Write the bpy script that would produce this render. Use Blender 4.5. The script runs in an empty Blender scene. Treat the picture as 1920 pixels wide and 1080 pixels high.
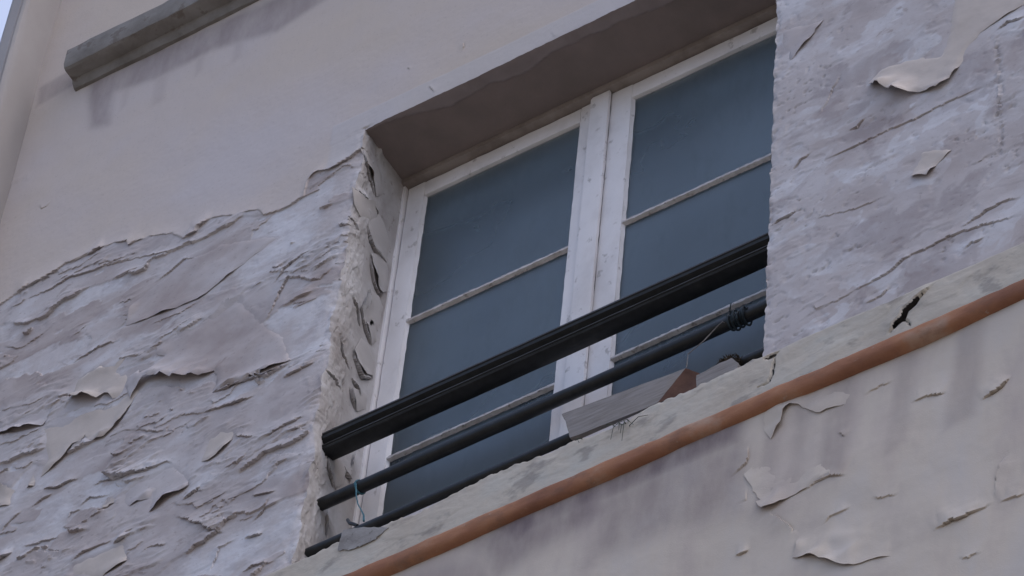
import bpy, bmesh, math, random
import numpy as np
from mathutils import Vector, Matrix
from mathutils.geometry import delaunay_2d_cdt

S = bpy.context.scene
COL = S.collection
random.seed(7)
rng = np.random.default_rng(7)

# ------------------------------------------------------------------ camera
F_PX = 8390.56                       # focal length in photo pixels (1920 wide)
AX = np.array([0.84929534, 0.38714457, 0.35891016])    # world x in camera axes
AY = np.array([0.52355361, -0.70491473, -0.4785257])   # world y (into the wall)
AZ = np.array([0.06774243, 0.59431836, -0.80137173])   # world z
CAM = np.array([0.0, -4.96, 1.6])
cd = bpy.data.cameras.new('camera'); co = bpy.data.objects.new('camera', cd); COL.objects.link(co)
cd.sensor_width = 36.0; cd.sensor_fit = 'HORIZONTAL'; cd.lens = 36.0 * F_PX / 1920.0
cd.clip_start = 0.1; cd.clip_end = 5000
co.matrix_world = Matrix(((AX[0], AX[1], AX[2], CAM[0]), (AY[0], AY[1], AY[2], CAM[1]), (AZ[0], AZ[1], AZ[2], CAM[2]), (0, 0, 0, 1)))
S.camera = co

# ------------------------------------------------------------------ world, sun, exposure
SUN_ELEV, SUN_AZ = 50.0, 117.0       # the sun stands behind the building: the facade is in open shade
w = bpy.data.worlds.new('World'); S.world = w; w.use_nodes = True
nt = w.node_tree; nt.nodes.clear()
sky = nt.nodes.new('ShaderNodeTexSky'); sky.sky_type = 'NISHITA'; sky.sun_disc = False
sky.sun_elevation = math.radians(SUN_ELEV); sky.sun_rotation = math.radians(180 - SUN_AZ)
sky.air_density = 0.66; sky.dust_density = 7.0; sky.ozone_density = 1.0
bg = nt.nodes.new('ShaderNodeBackground'); bg.inputs[1].default_value = 0.15
wo = nt.nodes.new('ShaderNodeOutputWorld')
nt.links.new(sky.outputs[0], bg.inputs[0]); nt.links.new(bg.outputs[0], wo.inputs[0])
sl = bpy.data.lights.new('sun', 'SUN'); sl.energy = 2.5; sl.angle = math.radians(0.5); sl.color = (1.0, 0.94, 0.88)
so = bpy.data.objects.new('sun', sl); COL.objects.link(so)
_a, _e = math.radians(SUN_AZ), math.radians(SUN_ELEV)
sdir = Vector((math.sin(_a) * math.cos(_e), -math.cos(_a) * math.cos(_e), math.sin(_e)))   # towards the sun
so.rotation_euler = sdir.to_track_quat('Z', 'Y').to_euler(); so.location = (0, -6, 16)
S.view_settings.view_transform = 'Standard'; S.view_settings.look = 'None'
S.view_settings.exposure = 1.5; S.view_settings.gamma = 1.0
S.render.engine = 'CYCLES'
S.cycles.max_bounces = 8
S.render.resolution_x = 1024; S.render.resolution_y = 576

# ------------------------------------------------------------------ photo pixels -> places
def P(u, v, y=0.0):
    """photo pixel -> (x, z) on the plane at depth y behind the wall face"""
    rx, ry, rz = u - 960.0, 540.0 - v, -F_PX
    t = (y - CAM[1]) / (rx * AY[0] + ry * AY[1] + rz * AY[2])
    return ((rx * AX[0] + ry * AX[1] + rz * AX[2]) * t, (rx * AZ[0] + ry * AZ[1] + rz * AZ[2]) * t + CAM[2])
def P3(u, v, y=0.0):
    x, z = P(u, v, y); return Vector((x, y, z))
def PJ(u, v, x0):
    """photo pixel -> (y, z) on the side of the opening at x0"""
    rx, ry, rz = u - 960.0, 540.0 - v, -F_PX
    t = x0 / (rx * AX[0] + ry * AX[1] + rz * AX[2])
    return ((rx * AY[0] + ry * AY[1] + rz * AY[2]) * t + CAM[1], (rx * AZ[0] + ry * AZ[1] + rz * AZ[2]) * t + CAM[2])
def tr(o, s, pts, y=0.0):
    return [P(o[0] + a * s, o[1] + b * s, y) for a, b in pts]

# opening
XL, XR, ZB, ZT, DEPTH = -4.241, -3.033, 9.205, 10.92, 0.195

# ------------------------------------------------------------------ noise
_perm = rng.permutation(256).astype(np.int32); _perm = np.concatenate([_perm, _perm])
_ang = rng.uniform(0, 2 * np.pi, 256).astype(np.float32); _gx, _gy = np.cos(_ang), np.sin(_ang)
def pnoise(x, y, seed=0):
    x = (x + seed * 17.31).astype(np.float32); y = (y + seed * 9.77).astype(np.float32)
    xi = np.floor(x).astype(np.int32); yi = np.floor(y).astype(np.int32)
    fx = x - xi; fy = y - yi; xi &= 255; yi &= 255
    u = fx * fx * fx * (fx * (fx * 6 - 15) + 10); v = fy * fy * fy * (fy * (fy * 6 - 15) + 10)
    def g(ix, iy, dx, dy):
        h = _perm[_perm[ix & 255] + (iy & 255)]; return _gx[h] * dx + _gy[h] * dy
    a = g(xi, yi, fx, fy); b = g(xi + 1, yi, fx - 1, fy); c = g(xi, yi + 1, fx, fy - 1); d = g(xi + 1, yi + 1, fx - 1, fy - 1)
    a = a + u * (b - a); c = c + u * (d - c)
    return (a + v * (c - a)) * 1.5
def fbm(x, y, o=4, seed=0, gain=0.5):
    t = 0; a = 1.0; s = 0
    for i in range(o):
        t = t + a * pnoise(x * 2 ** i, y * 2 ** i, seed + i * 3); s += a; a *= gain
    return t / s * 1.3
def sstep(a, b, x):
    t = np.clip((x - a) / (b - a), 0, 1); return t * t * (3 - 2 * t)

# ------------------------------------------------------------------ height field tools
def refine(pts, step=0.012, jit=0.0022):
    out = []; r = random.Random(int(abs(pts[0][0] * 1e4)) + len(pts))
    for (a, b), (c, d) in zip(pts[:-1], pts[1:]):
        n = max(1, int(math.hypot(c - a, d - b) / step))
        for i in range(n):
            t = i / n
            out.append((a + (c - a) * t + r.uniform(-jit, jit), b + (d - b) * t + r.uniform(-jit, jit)))
    out.append(pts[-1]); return out
def seg_dist(px, pz, pts):
    """distance, side (+1 left of travel), run 0..1 along the line"""
    L = [0.0]
    for a, b in zip(pts[:-1], pts[1:]): L.append(L[-1] + math.hypot(b[0] - a[0], b[1] - a[1]))
    best = np.full(px.shape, 1e9, np.float32); side = np.zeros(px.shape, np.float32); run = np.zeros(px.shape, np.float32)
    for i in range(len(pts) - 1):
        ax, az = pts[i]; dx, dz = pts[i + 1][0] - ax, pts[i + 1][1] - az; l2 = dx * dx + dz * dz + 1e-12
        t = np.clip(((px - ax) * dx + (pz - az) * dz) / l2, 0, 1)
        ex = px - ax - t * dx; ez = pz - az - t * dz; d = ex * ex + ez * ez
        m = d < best
        best = np.where(m, d, best); side = np.where(m, np.sign(dx * ez - dz * ex), side)
        run = np.where(m, (L[i] + t * (L[i + 1] - L[i])) / L[-1], run)
    return np.sqrt(best), side, run
def window_of(GX, GZ, pts, pad):
    xs = [p[0] for p in pts]; zs = [p[1] for p in pts]
    i0, i1 = np.searchsorted(GX, [min(xs) - pad, max(xs) + pad]); j0, j1 = np.searchsorted(GZ, [min(zs) - pad, max(zs) + pad])
    return slice(j0, j1), slice(i0, i1)
def lift_edge(GX, GZ, H, pts, lift, width, groove=0.45, gw=0.005, endtaper=0.3, over=None):
    cx, cz = pts[-1][0] - pts[0][0], pts[-1][1] - pts[0][1]; cl_ = math.hypot(cx, cz)
    pts = refine(pts, .009, .0026); J, I = window_of(GX, GZ, pts, width)
    if H[J, I].size == 0: return
    px, pz = np.meshgrid(GX[I], GZ[J])
    d, s, r = seg_dist(px, pz, pts)
    tp = np.clip(np.minimum(r, 1 - r) / endtaper, 0, 1)
    k = np.clip(1 - d / width, 0, 1)
    var = np.clip(0.75 + 0.6 * pnoise(px * 9, pz * 9, 41) + .22 * pnoise(px * 45, pz * 45, 43), .15, 1.5)
    c = np.where(s > 0, lift * tp * k ** 2.4 * var, 0)
    H[J, I] += c + np.where(s > 0, 0, -groove * lift * tp * var * np.exp(-(d / gw) ** 2))
    if over is not None:
        e = np.where(s > 0, lift * tp * np.exp(-d / .009) * var, 0) * 1.15
        over[0][J, I] += e * cz / cl_; over[1][J, I] -= e * cx / cl_
def poly_sd(px, pz, poly):
    d, _, _ = seg_dist(px, pz, list(poly) + [poly[0]])
    ins = np.zeros(px.shape, bool); n = len(poly)
    for i in range(n):
        x1, z1 = poly[i]; x2, z2 = poly[(i + 1) % n]
        c = ((z1 > pz) != (z2 > pz)) & (px < (x2 - x1) * (pz - z1) / (z2 - z1 + 1e-12) + x1)
        ins ^= c
    return np.where(ins, d, -d)
def poly_mask(GX, GZ, shape, poly, feather):
    M = np.zeros(shape, np.float32); J, I = window_of(GX, GZ, poly, feather * 2)
    px, pz = np.meshgrid(GX[I], GZ[J])
    M[J, I] = sstep(-feather, feather, poly_sd(px, pz, poly)); return M

def grid_mesh(name, co3, keep, mask=None, sharp=40):
    """co3 (nz, nx, 3) -> quad mesh; keep (nz-1, nx-1) says which quads exist"""
    nz, nx = co3.shape[:2]
    idx = np.arange(nz * nx).reshape(nz, nx)
    q = np.stack([idx[:-1, :-1], idx[:-1, 1:], idx[1:, 1:], idx[1:, :-1]], -1)[keep]
    used = np.zeros(nz * nx, bool); used[q.ravel()] = True
    new = np.cumsum(used) - 1; q = new[q].astype(np.int32); v = co3.reshape(-1, 3)[used].astype(np.float32)
    me = bpy.data.meshes.new(name)
    me.vertices.add(len(v)); me.vertices.foreach_set('co', v.ravel())
    me.loops.add(q.size); me.loops.foreach_set('vertex_index', q.ravel())
    me.polygons.add(len(q)); me.polygons.foreach_set('loop_start', np.arange(0, q.size, 4, dtype=np.int32))
    me.update(calc_edges=True)
    me.polygons.foreach_set('use_smooth', np.ones(len(q), bool))
    if mask is not None:
        at = me.color_attributes.new('mask', 'FLOAT_COLOR', 'POINT')
        at.data.foreach_set('color', mask.reshape(-1, 4)[used].astype(np.float32).ravel())
    if sharp: me.set_sharp_from_angle(angle=math.radians(sharp))
    return me

# ------------------------------------------------------------------ objects
def tag(o, label, cat, group=None, kind=None):
    o['label'] = label; o['category'] = cat
    if group: o['group'] = group
    if kind: o['kind'] = kind
    return o
def link(name, me, mat, parent=None):
    o = bpy.data.objects.new(name, me); COL.objects.link(o)
    if mat is not None:
        for m in (mat if isinstance(mat, (list, tuple)) else [mat]): me.materials.append(m)
    if parent: o.parent = parent
    return o
def bm_obj(name, bm, mat, parent=None, smooth=None):
    bmesh.ops.recalc_face_normals(bm, faces=bm.faces)
    me = bpy.data.meshes.new(name); bm.to_mesh(me); bm.free()
    if smooth:
        me.polygons.foreach_set('use_smooth', np.ones(len(me.polygons), bool)); me.set_sharp_from_angle(angle=math.radians(smooth))
    return link(name, me, mat, parent)
def box(name, x0, x1, y0, y1, z0, z1, mat, parent=None, bev=0.003, wob=0.0):
    bm = bmesh.new(); bmesh.ops.create_cube(bm, size=1)
    for v in bm.verts: v.co = Vector(((x0 + x1) / 2 + v.co.x * (x1 - x0), (y0 + y1) / 2 + v.co.y * (y1 - y0), (z0 + z1) / 2 + v.co.z * (z1 - z0)))
    if bev: bmesh.ops.bevel(bm, geom=bm.edges[:], offset=bev, segments=2, profile=0.6, affect='EDGES')
    if wob:
        L = max(x1 - x0, z1 - z0); ax = 0 if x1 - x0 > z1 - z0 else 2
        n = int(L / 0.03)
        for i in range(1, n):
            p = [(x0 + x1) / 2, (y0 + y1) / 2, (z0 + z1) / 2]; p[ax] = (x0, 0, z0)[ax] + L * i / n
            nn = [0, 0, 0]; nn[ax] = 1
            bmesh.ops.bisect_plane(bm, geom=bm.verts[:] + bm.edges[:] + bm.faces[:], plane_co=p, plane_no=nn)
        for v in bm.verts: v.co += Vector([random.uniform(-wob, wob) for _ in range(3)])
    return bm_obj(name, bm, mat, parent, smooth=35)
def sweep_x(name, prof, x0, x1, step, mat, parent=None, wob=0.0, seed=1, sharp=40):
    """closed profile [(y, z)] along x with slow waviness, capped"""
    n = max(2, int((x1 - x0) / step)); bm = bmesh.new(); rings = []
    xs = np.linspace(x0, x1, n)
    for i, x in enumerate(xs):
        ring = []
        for k, (y, z) in enumerate(prof):
            dy = wob * float(fbm(np.array([x * 14.0]), np.array([k * 0.35]), 4, seed)[0]); dz = wob * float(fbm(np.array([x * 14.0]), np.array([k * 0.35 + 50]), 4, seed)[0])
            ring.append(bm.verts.new((x, y + dy, z + dz)))
        rings.append(ring)
    m = len(prof)
    for a, b in zip(rings[:-1], rings[1:]):
        for k in range(m): bm.faces.new((a[k], a[(k + 1) % m], b[(k + 1) % m], b[k]))
    bm.faces.new(rings[0]); bm.faces.new(rings[-1][::-1])
    return bm_obj(name, bm, mat, parent, smooth=sharp)
def tube_mesh(name, pts, r, mat, parent=None, seg=8, taper=None):
    bm = bmesh.new(); rings = []
    pts = [Vector(p) for p in pts]; up = Vector((0.31, 0.2, 0.93))
    for i, p in enumerate(pts):
        t = (pts[min(i + 1, len(pts) - 1)] - pts[max(i - 1, 0)]).normalized()
        a = t.cross(up); a = a.normalized() if a.length > 1e-4 else Vector((1, 0, 0)); b = t.cross(a)
        rr = r * (taper(i / (len(pts) - 1)) if taper else 1)
        rings.append([bm.verts.new(p + (a * math.cos(2 * math.pi * k / seg) + b * math.sin(2 * math.pi * k / seg)) * rr) for k in range(seg)])
    for a, b in zip(rings[:-1], rings[1:]):
        for k in range(seg): bm.faces.new((a[k], a[(k + 1) % seg], b[(k + 1) % seg], b[k]))
    bm.faces.new(rings[0]); bm.faces.new(rings[-1][::-1])
    return bm_obj(name, bm, mat, parent, smooth=50)

# ------------------------------------------------------------------ materials
class NB:
    def __init__(s, name):
        s.m = bpy.data.materials.new(name); s.m.use_nodes = True; s.t = s.m.node_tree; s.t.nodes.clear()
        s.o = s.t.nodes.new('ShaderNodeOutputMaterial'); s.b = s.t.nodes.new('ShaderNodeBsdfPrincipled')
        s.t.links.new(s.b.outputs[0], s.o.inputs[0]); s.tc = s.t.nodes.new('ShaderNodeTexCoord').outputs['Object']
    def L(s, a, b): s.t.links.new(a, b)
    def map(s, scale=(1, 1, 1), loc=(0, 0, 0), rot=(0, 0, 0)):
        n = s.t.nodes.new('ShaderNodeMapping'); n.inputs['Scale'].default_value = scale; n.inputs['Location'].default_value = loc; n.inputs['Rotation'].default_value = rot
        s.L(s.tc, n.inputs[0]); return n.outputs[0]
    def noise(s, scale, detail=4, rough=0.55, vec=None, dist=0.0):
        n = s.t.nodes.new('ShaderNodeTexNoise'); n.inputs['Scale'].default_value = scale; n.inputs['Detail'].default_value = detail
        n.inputs['Roughness'].default_value = rough; n.inputs['Distortion'].default_value = dist
        s.L(vec if vec is not None else s.tc, n.inputs['Vector']); return n.outputs['Fac']
    def ramp(s, fac, stops):
        n = s.t.nodes.new('ShaderNodeValToRGB'); e = n.color_ramp.elements
        while len(e) < len(stops): e.new(0.5)
        for q, (p, c) in zip(e, stops): q.position = p; q.color = (c, c, c, 1) if not isinstance(c, tuple) else (*c, 1)
        s.L(fac, n.inputs[0]); return n.outputs[0]
    def mix(s, f, a, b, mode='MIX'):
        n = s.t.nodes.new('ShaderNodeMix'); n.data_type = 'RGBA'; n.blend_type = mode; n.clamp_factor = True
        for v, k in ((f, 0), (a, 6), (b, 7)):
            if isinstance(v, (int, float)): n.inputs[k].default_value = v
            elif isinstance(v, tuple): n.inputs[k].default_value = (*v, 1)
            else: s.L(v, n.inputs[k])
        return n.outputs[2]
    def math(s, op, a, b=0.0):
        n = s.t.nodes.new('ShaderNodeMath'); n.operation = op
        for v, k in ((a, 0), (b, 1)):
            if isinstance(v, (int, float)): n.inputs[k].default_value = v
            else: s.L(v, n.inputs[k])
        return n.outputs[0]
    def attr(s, name='mask'):
        n = s.t.nodes.new('ShaderNodeVertexColor'); n.layer_name = name
        p = s.t.nodes.new('ShaderNodeSeparateColor'); s.L(n.outputs[0], p.inputs[0])
        return p.outputs[0], p.outputs[1], p.outputs[2], n.outputs[1]
    def bump(s, h, strength=0.3, dist=0.003):
        n = s.t.nodes.new('ShaderNodeBump'); n.inputs['Strength'].default_value = strength; n.inputs['Distance'].default_value = dist
        s.L(h, n.inputs['Height']); s.L(n.outputs[0], s.b.inputs['Normal'])
    def done(s, col, rough=0.85, spec=0.3, metal=0.0):
        if isinstance(col, tuple): s.b.inputs['Base Color'].default_value = (*col, 1)
        else: s.L(col, s.b.inputs['Base Color'])
        if isinstance(rough, (int, float)): s.b.inputs['Roughness'].default_value = rough
        else: s.L(rough, s.b.inputs['Roughness'])
        s.b.inputs['Specular IOR Level'].default_value = spec; s.b.inputs['Metallic'].default_value = metal
        return s.m

def mat_wall():
    n = NB('weathered_wall_paint'); coat, chalk, grime_shade, lower = n.attr()
    st = n.map((1, 1, 1.35))
    # older paint sheets: pinkish grey; where they have gone: chalky blue white plaster
    big = n.noise(2.4, 5, 0.6)
    sh = n.ramp(n.noise(4.5, 6, 0.6, st, 0.3), [(0.34, (0.355, 0.305, 0.295)), (0.5, (0.43, 0.38, 0.37)), (0.64, (0.495, 0.455, 0.45))])
    sh = n.mix(n.math('MULTIPLY', n.ramp(big, [(0.42, 0.0), (0.58, 1.0)]), 0.5), sh, (0.56, 0.545, 0.56))
    ex = n.ramp(n.noise(5.5, 6, 0.62, st, 0.4), [(0.33, (0.46, 0.42, 0.415)), (0.48, (0.545, 0.53, 0.545)), (0.64, (0.625, 0.62, 0.65))])
    ex = n.mix(n.math('MULTIPLY', n.ramp(n.noise(3.2, 6, 0.66, st, 0.4), [(0.47, 0.0), (0.56, 1.0)]), 0.45), ex, (0.44, 0.385, 0.37))
    bare = n.mix(chalk, sh, ex)
    bare = n.mix(n.math('MULTIPLY', n.ramp(n.noise(70, 4, 0.65, st), [(0.60, 0.0), (0.70, 1.0)]), 0.45), bare, (0.25, 0.215, 0.205))
    bare = n.mix(n.math('MULTIPLY', n.ramp(n.noise(9, 5, 0.7, st, 0.6), [(0.64, 0.0), (0.69, 1.0)]), 0.5), bare, (0.29, 0.235, 0.215))
    # the upper coat: cream grey
    c = n.ramp(n.noise(1.6, 5, 0.55), [(0.36, (0.555, 0.485, 0.425)), (0.52, (0.545, 0.487, 0.458)), (0.68, (0.54, 0.50, 0.50))])
    c = n.mix(n.math('MULTIPLY', n.ramp(n.noise(150, 3, 0.6), [(0.62, 0.0), (0.70, 1.0)]), 0.35), c, (0.33, 0.29, 0.28))
    d = n.ramp(n.noise(2.6, 5, 0.6, n.map((1.6, 1, 0.5))), [(0.36, (0.48, 0.415, 0.375)), (0.5, (0.565, 0.50, 0.43)), (0.64, (0.55, 0.505, 0.465))])
    c = n.mix(lower, c, d)
    c = n.mix(n.math('MULTIPLY', chalk, 0.45), c, (0.50, 0.50, 0.53))
    col = n.mix(coat, bare, c)
    gn = n.ramp(n.noise(9, 5, 0.6, n.map((1.5, 1, 0.5))), [(0.3, 0.45), (0.65, 1.0)])
    col = n.mix(n.math('MULTIPLY', grime_shade, gn), col, (0.20, 0.16, 0.165))
    h = n.math('ADD', n.math('MULTIPLY', n.noise(120, 5, 0.6), 0.6), n.noise(420, 2, 0.5))
    n.bump(h, 0.22, 0.0022)
    return n.done(col, 0.88, 0.25)
def mat_flake(name, base, under):
    n = NB(name)
    geo = n.t.nodes.new('ShaderNodeNewGeometry')
    c = n.ramp(n.noise(7, 5, 0.6), [(0.35, tuple(x * 0.88 for x in base)), (0.6, base), (0.75, tuple(min(1, x * 1.07) for x in base))])
    n.bump(n.noise(160, 4, 0.6), 0.18, 0.002)
    return n.done(c, 0.8, 0.3)
def mat_simple(name, stops, scale=20, rough=0.8, spec=0.3, bump=0.25, bscale=120, stretch=(1, 1, 1), dist=0.002, speck=None, metal=0.0):
    n = NB(name); v = n.map(stretch)
    c = n.ramp(n.noise(scale, 6, 0.62, v, 0.2), stops)
    if speck: c = n.mix(n.math('MULTIPLY', n.ramp(n.noise(speck[0], 4, 0.6, v), [(speck[1], 0.0), (speck[1] + 0.08, 1.0)]), speck[3] if len(speck) > 3 else 0.7), c, speck[2])
    n.bump(n.noise(bscale, 4, 0.6, v), bump, dist)
    return n.done(c, rough, spec, metal)
M_WALL = mat_wall()
M_FLAKE = mat_flake('cream_paint_flake', (0.56, 0.50, 0.455), None)
M_FLAKE2 = mat_flake('lilac_paint_flake', (0.50, 0.455, 0.46), None)
M_FLAKE3 = mat_flake('pale_paint_flake', (0.53, 0.51, 0.50), None)
M_UNDER = mat_simple('flake_underside', [(0.35, (0.20, 0.115, 0.095)), (0.65, (0.33, 0.24, 0.21))], 14)
M_REVEAL = mat_simple('reveal_plaster', [(0.3, (0.31, 0.28, 0.265)), (0.5, (0.43, 0.405, 0.395)), (0.7, (0.57, 0.555, 0.555))], 9, stretch=(1, 1, .6), bump=0.4, speck=(60, 0.62, (0.22, 0.19, 0.17)))
M_BAND = mat_simple('sill_band_render', [(0.3, (0.42, 0.37, 0.31)), (0.52, (0.50, 0.455, 0.39)), (0.7, (0.49, 0.475, 0.43))], 5, bump=0.4, speck=(9, 0.55, (0.26, 0.24, 0.22), 0.7), stretch=(1, 1, 1.5))
def mat_red():
    n = NB('red_brown_moulding_paint'); v = n.map((0.8, 1, 1.2))
    c = n.ramp(n.noise(5, 6, 0.6, v, 0.2), [(0.3, (0.20, 0.092, 0.06)), (0.48, (0.30, 0.14, 0.083)), (0.57, (0.36, 0.175, 0.10)), (0.70, (0.40, 0.28, 0.21))])
    c = n.mix(n.math('MULTIPLY', n.ramp(n.noise(11, 6, 0.7, v), [(0.52, 0.0), (0.66, 1.0)]), 0.55), c, (0.17, 0.11, 0.085))
    c = n.mix(n.math('MULTIPLY', n.ramp(n.noise(38, 5, 0.7, v), [(0.64, 0.0), (0.70, 1.0)]), 0.4), c, (0.42, 0.36, 0.32))
    n.bump(n.noise(60, 5, 0.65, v), 0.6, 0.003)
    return n.done(c, 0.85, 0.25)
M_RED = mat_red()
M_WHITE = mat_simple('worn_white_window_paint', [(0.3, (0.62, 0.59, 0.58)), (0.5, (0.76, 0.735, 0.735)), (0.7, (0.81, 0.79, 0.80))], 6, rough=0.55, spec=0.4, bump=0.15, speck=(34, 0.62, (0.30, 0.27, 0.25), 0.6), stretch=(1, 1, 0.6))
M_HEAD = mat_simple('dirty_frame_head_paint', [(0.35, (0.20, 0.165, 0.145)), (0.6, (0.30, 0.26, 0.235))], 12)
M_BAR = mat_simple('worn_glazing_bar_paint', [(0.3, (0.42, 0.39, 0.375)), (0.6, (0.60, 0.575, 0.575))], 30, bump=0.4, speck=(70, 0.58, (0.2, 0.17, 0.15)))
M_IRON = mat_simple('black_painted_iron', [(0.35, (0.008, 0.009, 0.010)), (0.6, (0.016, 0.017, 0.019)), (0.8, (0.035, 0.032, 0.03))], 40, rough=0.42, spec=0.4, bump=0.25, bscale=70)
M_WIRE = mat_simple('dark_blue_wire', [(0.4, (0.012, 0.02, 0.026)), (0.6, (0.03, 0.045, 0.055))], 60, rough=0.5)
M_STEEL = mat_simple('thin_steel_wire', [(0.4, (0.16, 0.14, 0.13)), (0.6, (0.25, 0.23, 0.22))], 60, rough=0.5)
M_TWINE = mat_simple('teal_twine', [(0.4, (0.04, 0.13, 0.17)), (0.6, (0.08, 0.2, 0.25))], 90)
M_WOOD = mat_simple('grey_weathered_wood', [(0.3, (0.19, 0.172, 0.162)), (0.5, (0.245, 0.227, 0.217)), (0.7, (0.29, 0.272, 0.265))], 18, stretch=(0.8, 3, 6), bump=0.5, bscale=40)
M_CUT = mat_simple('red_brown_cut_wood', [(0.3, (0.075, 0.038, 0.028)), (0.7, (0.15, 0.08, 0.06))], 25, bump=0.4)
M_CHAR = mat_simple('dark_rotten_wood', [(0.3, (0.025, 0.018, 0.016)), (0.7, (0.07, 0.045, 0.035))], 40)
M_STONE = mat_simple('grey_mortar', [(0.3, (0.19, 0.175, 0.165)), (0.5, (0.27, 0.255, 0.245)), (0.7, (0.33, 0.32, 0.31))], 22, bump=0.7, bscale=90, speck=(50, 0.6, (0.13, 0.12, 0.10)))
M_LEDGE = mat_simple('grey_stone_ledge', [(0.3, (0.15, 0.135, 0.12)), (0.5, (0.215, 0.20, 0.185)), (0.72, (0.27, 0.26, 0.25))], 10, bump=0.5, speck=(20, 0.58, (0.13, 0.10, 0.08), 0.6))
M_PIER = mat_simple('pier_paint', [(0.3, (0.29, 0.27, 0.26)), (0.55, (0.335, 0.315, 0.31)), (0.75, (0.37, 0.355, 0.355))], 2.5, stretch=(1, 1, 0.5), bump=0.2)
M_MOSS = mat_simple('dry_moss', [(0.3, (0.035, 0.026, 0.018)), (0.7, (0.11, 0.085, 0.06))], 60)
M_WEED = mat_simple('dark_green_weed', [(0.3, (0.03, 0.045, 0.035)), (0.7, (0.07, 0.09, 0.07))], 60)
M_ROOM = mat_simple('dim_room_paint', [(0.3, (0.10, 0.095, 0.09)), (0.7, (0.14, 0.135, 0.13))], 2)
M_ASPHALT = mat_simple('street_asphalt', [(0.3, (0.05, 0.05, 0.05)), (0.7, (0.075, 0.072, 0.07))], 3, rough=0.9)
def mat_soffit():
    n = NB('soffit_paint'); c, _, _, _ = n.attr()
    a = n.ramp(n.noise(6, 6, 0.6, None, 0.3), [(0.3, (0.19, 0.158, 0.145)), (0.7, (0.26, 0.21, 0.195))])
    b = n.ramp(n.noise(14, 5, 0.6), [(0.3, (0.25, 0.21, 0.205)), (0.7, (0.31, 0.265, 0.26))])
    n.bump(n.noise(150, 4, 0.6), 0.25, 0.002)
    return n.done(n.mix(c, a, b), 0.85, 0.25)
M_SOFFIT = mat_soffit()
def mat_glass():
    # thin old pane: clear body, hazy sky reflection by Fresnel, dust film tinted blue to stand in for sky reflection
    n = NB('window_glass'); t = n.t; t.nodes.remove(n.b)
    tp = t.nodes.new('ShaderNodeBsdfTransparent'); tp.inputs[0].default_value = (0.86, 0.90, 0.92, 1)
    gl = t.nodes.new('ShaderNodeBsdfGlossy'); gl.inputs['Color'].default_value = (0.80, 0.83, 0.84, 1)
    n.L(n.ramp(n.noise(2.0, 4, 0.5), [(0.3, 0.24), (0.7, 0.36)]), gl.inputs['Roughness'])
    fr = t.nodes.new('ShaderNodeFresnel'); fr.inputs[0].default_value = 1.5
    m1_ = t.nodes.new('ShaderNodeMixShader'); n.L(fr.outputs[0], m1_.inputs[0]); n.L(tp.outputs[0], m1_.inputs[1]); n.L(gl.outputs[0], m1_.inputs[2])
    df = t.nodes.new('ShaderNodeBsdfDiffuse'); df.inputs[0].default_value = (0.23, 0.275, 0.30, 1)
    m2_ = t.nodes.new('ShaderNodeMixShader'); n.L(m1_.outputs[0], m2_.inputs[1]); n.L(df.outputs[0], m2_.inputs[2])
    dirt_haze = n.math('ADD', n.ramp(n.noise(2.2, 5, 0.6), [(0.3, 0.09), (0.7, 0.15)]), n.math('MULTIPLY', n.ramp(n.noise(16, 5, 0.7, n.map((1, 1, 0.35))), [(0.5, 0.0), (0.75, 1.0)]), 0.07))
    n.L(dirt_haze, m2_.inputs[0]); n.L(m2_.outputs[0], n.o.inputs[0]); return n.m
M_GLASS = mat_glass()

# ------------------------------------------------------------------ ground
def plane(name, x0, x1, y0, y1, z, mat):
    me = bpy.data.meshes.new(name); me.from_pydata([(x0, y0, z), (x1, y0, z), (x1, y1, z), (x0, y1, z)], [], [(0, 1, 2, 3)]); return link(name, me, mat)
g = plane('ground', -600, 600, -600, 600, -0.012, M_ASPHALT); g['kind'] = 'structure'

# ------------------------------------------------------------------ traced edges (photo zooms: origin, scale)
ZA = ((0, 360), 1 / 3); ZBq = ((0, 720), 1 / 3); ZC = ((1280, 0), 1 / 3); ZD = ((1280, 700), 0.3518); ZE = ((1400, 300), 0.389)
ZF = ((560, 220), 0.3704); ZG = ((100, 560), 0.2407); ZI = ((560, 600), 0.4444)
TEAR = tr(*ZA, [(-240, 770), (-120, 700), (0, 640), (90, 575), (140, 545), (250, 490), (330, 440), (375, 402), (430, 385), (490, 355), (560, 320), (640, 290), (720, 278), (728, 300), (790, 272), (870, 250),
    (970, 238), (1040, 262), (1110, 225), (1130, 190), (1180, 158), (1260, 135), (1300, 140), (1380, 120), (1455, 105), (1490, 135), (1560, 115), (1640, 75), (1720, 20)]) \
    + tr(*ZF, [(60, 320), (85, 288), (180, 262), (240, 225), (290, 185)]) + [(XL + 0.03, P(684, 268)[1])]
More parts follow.
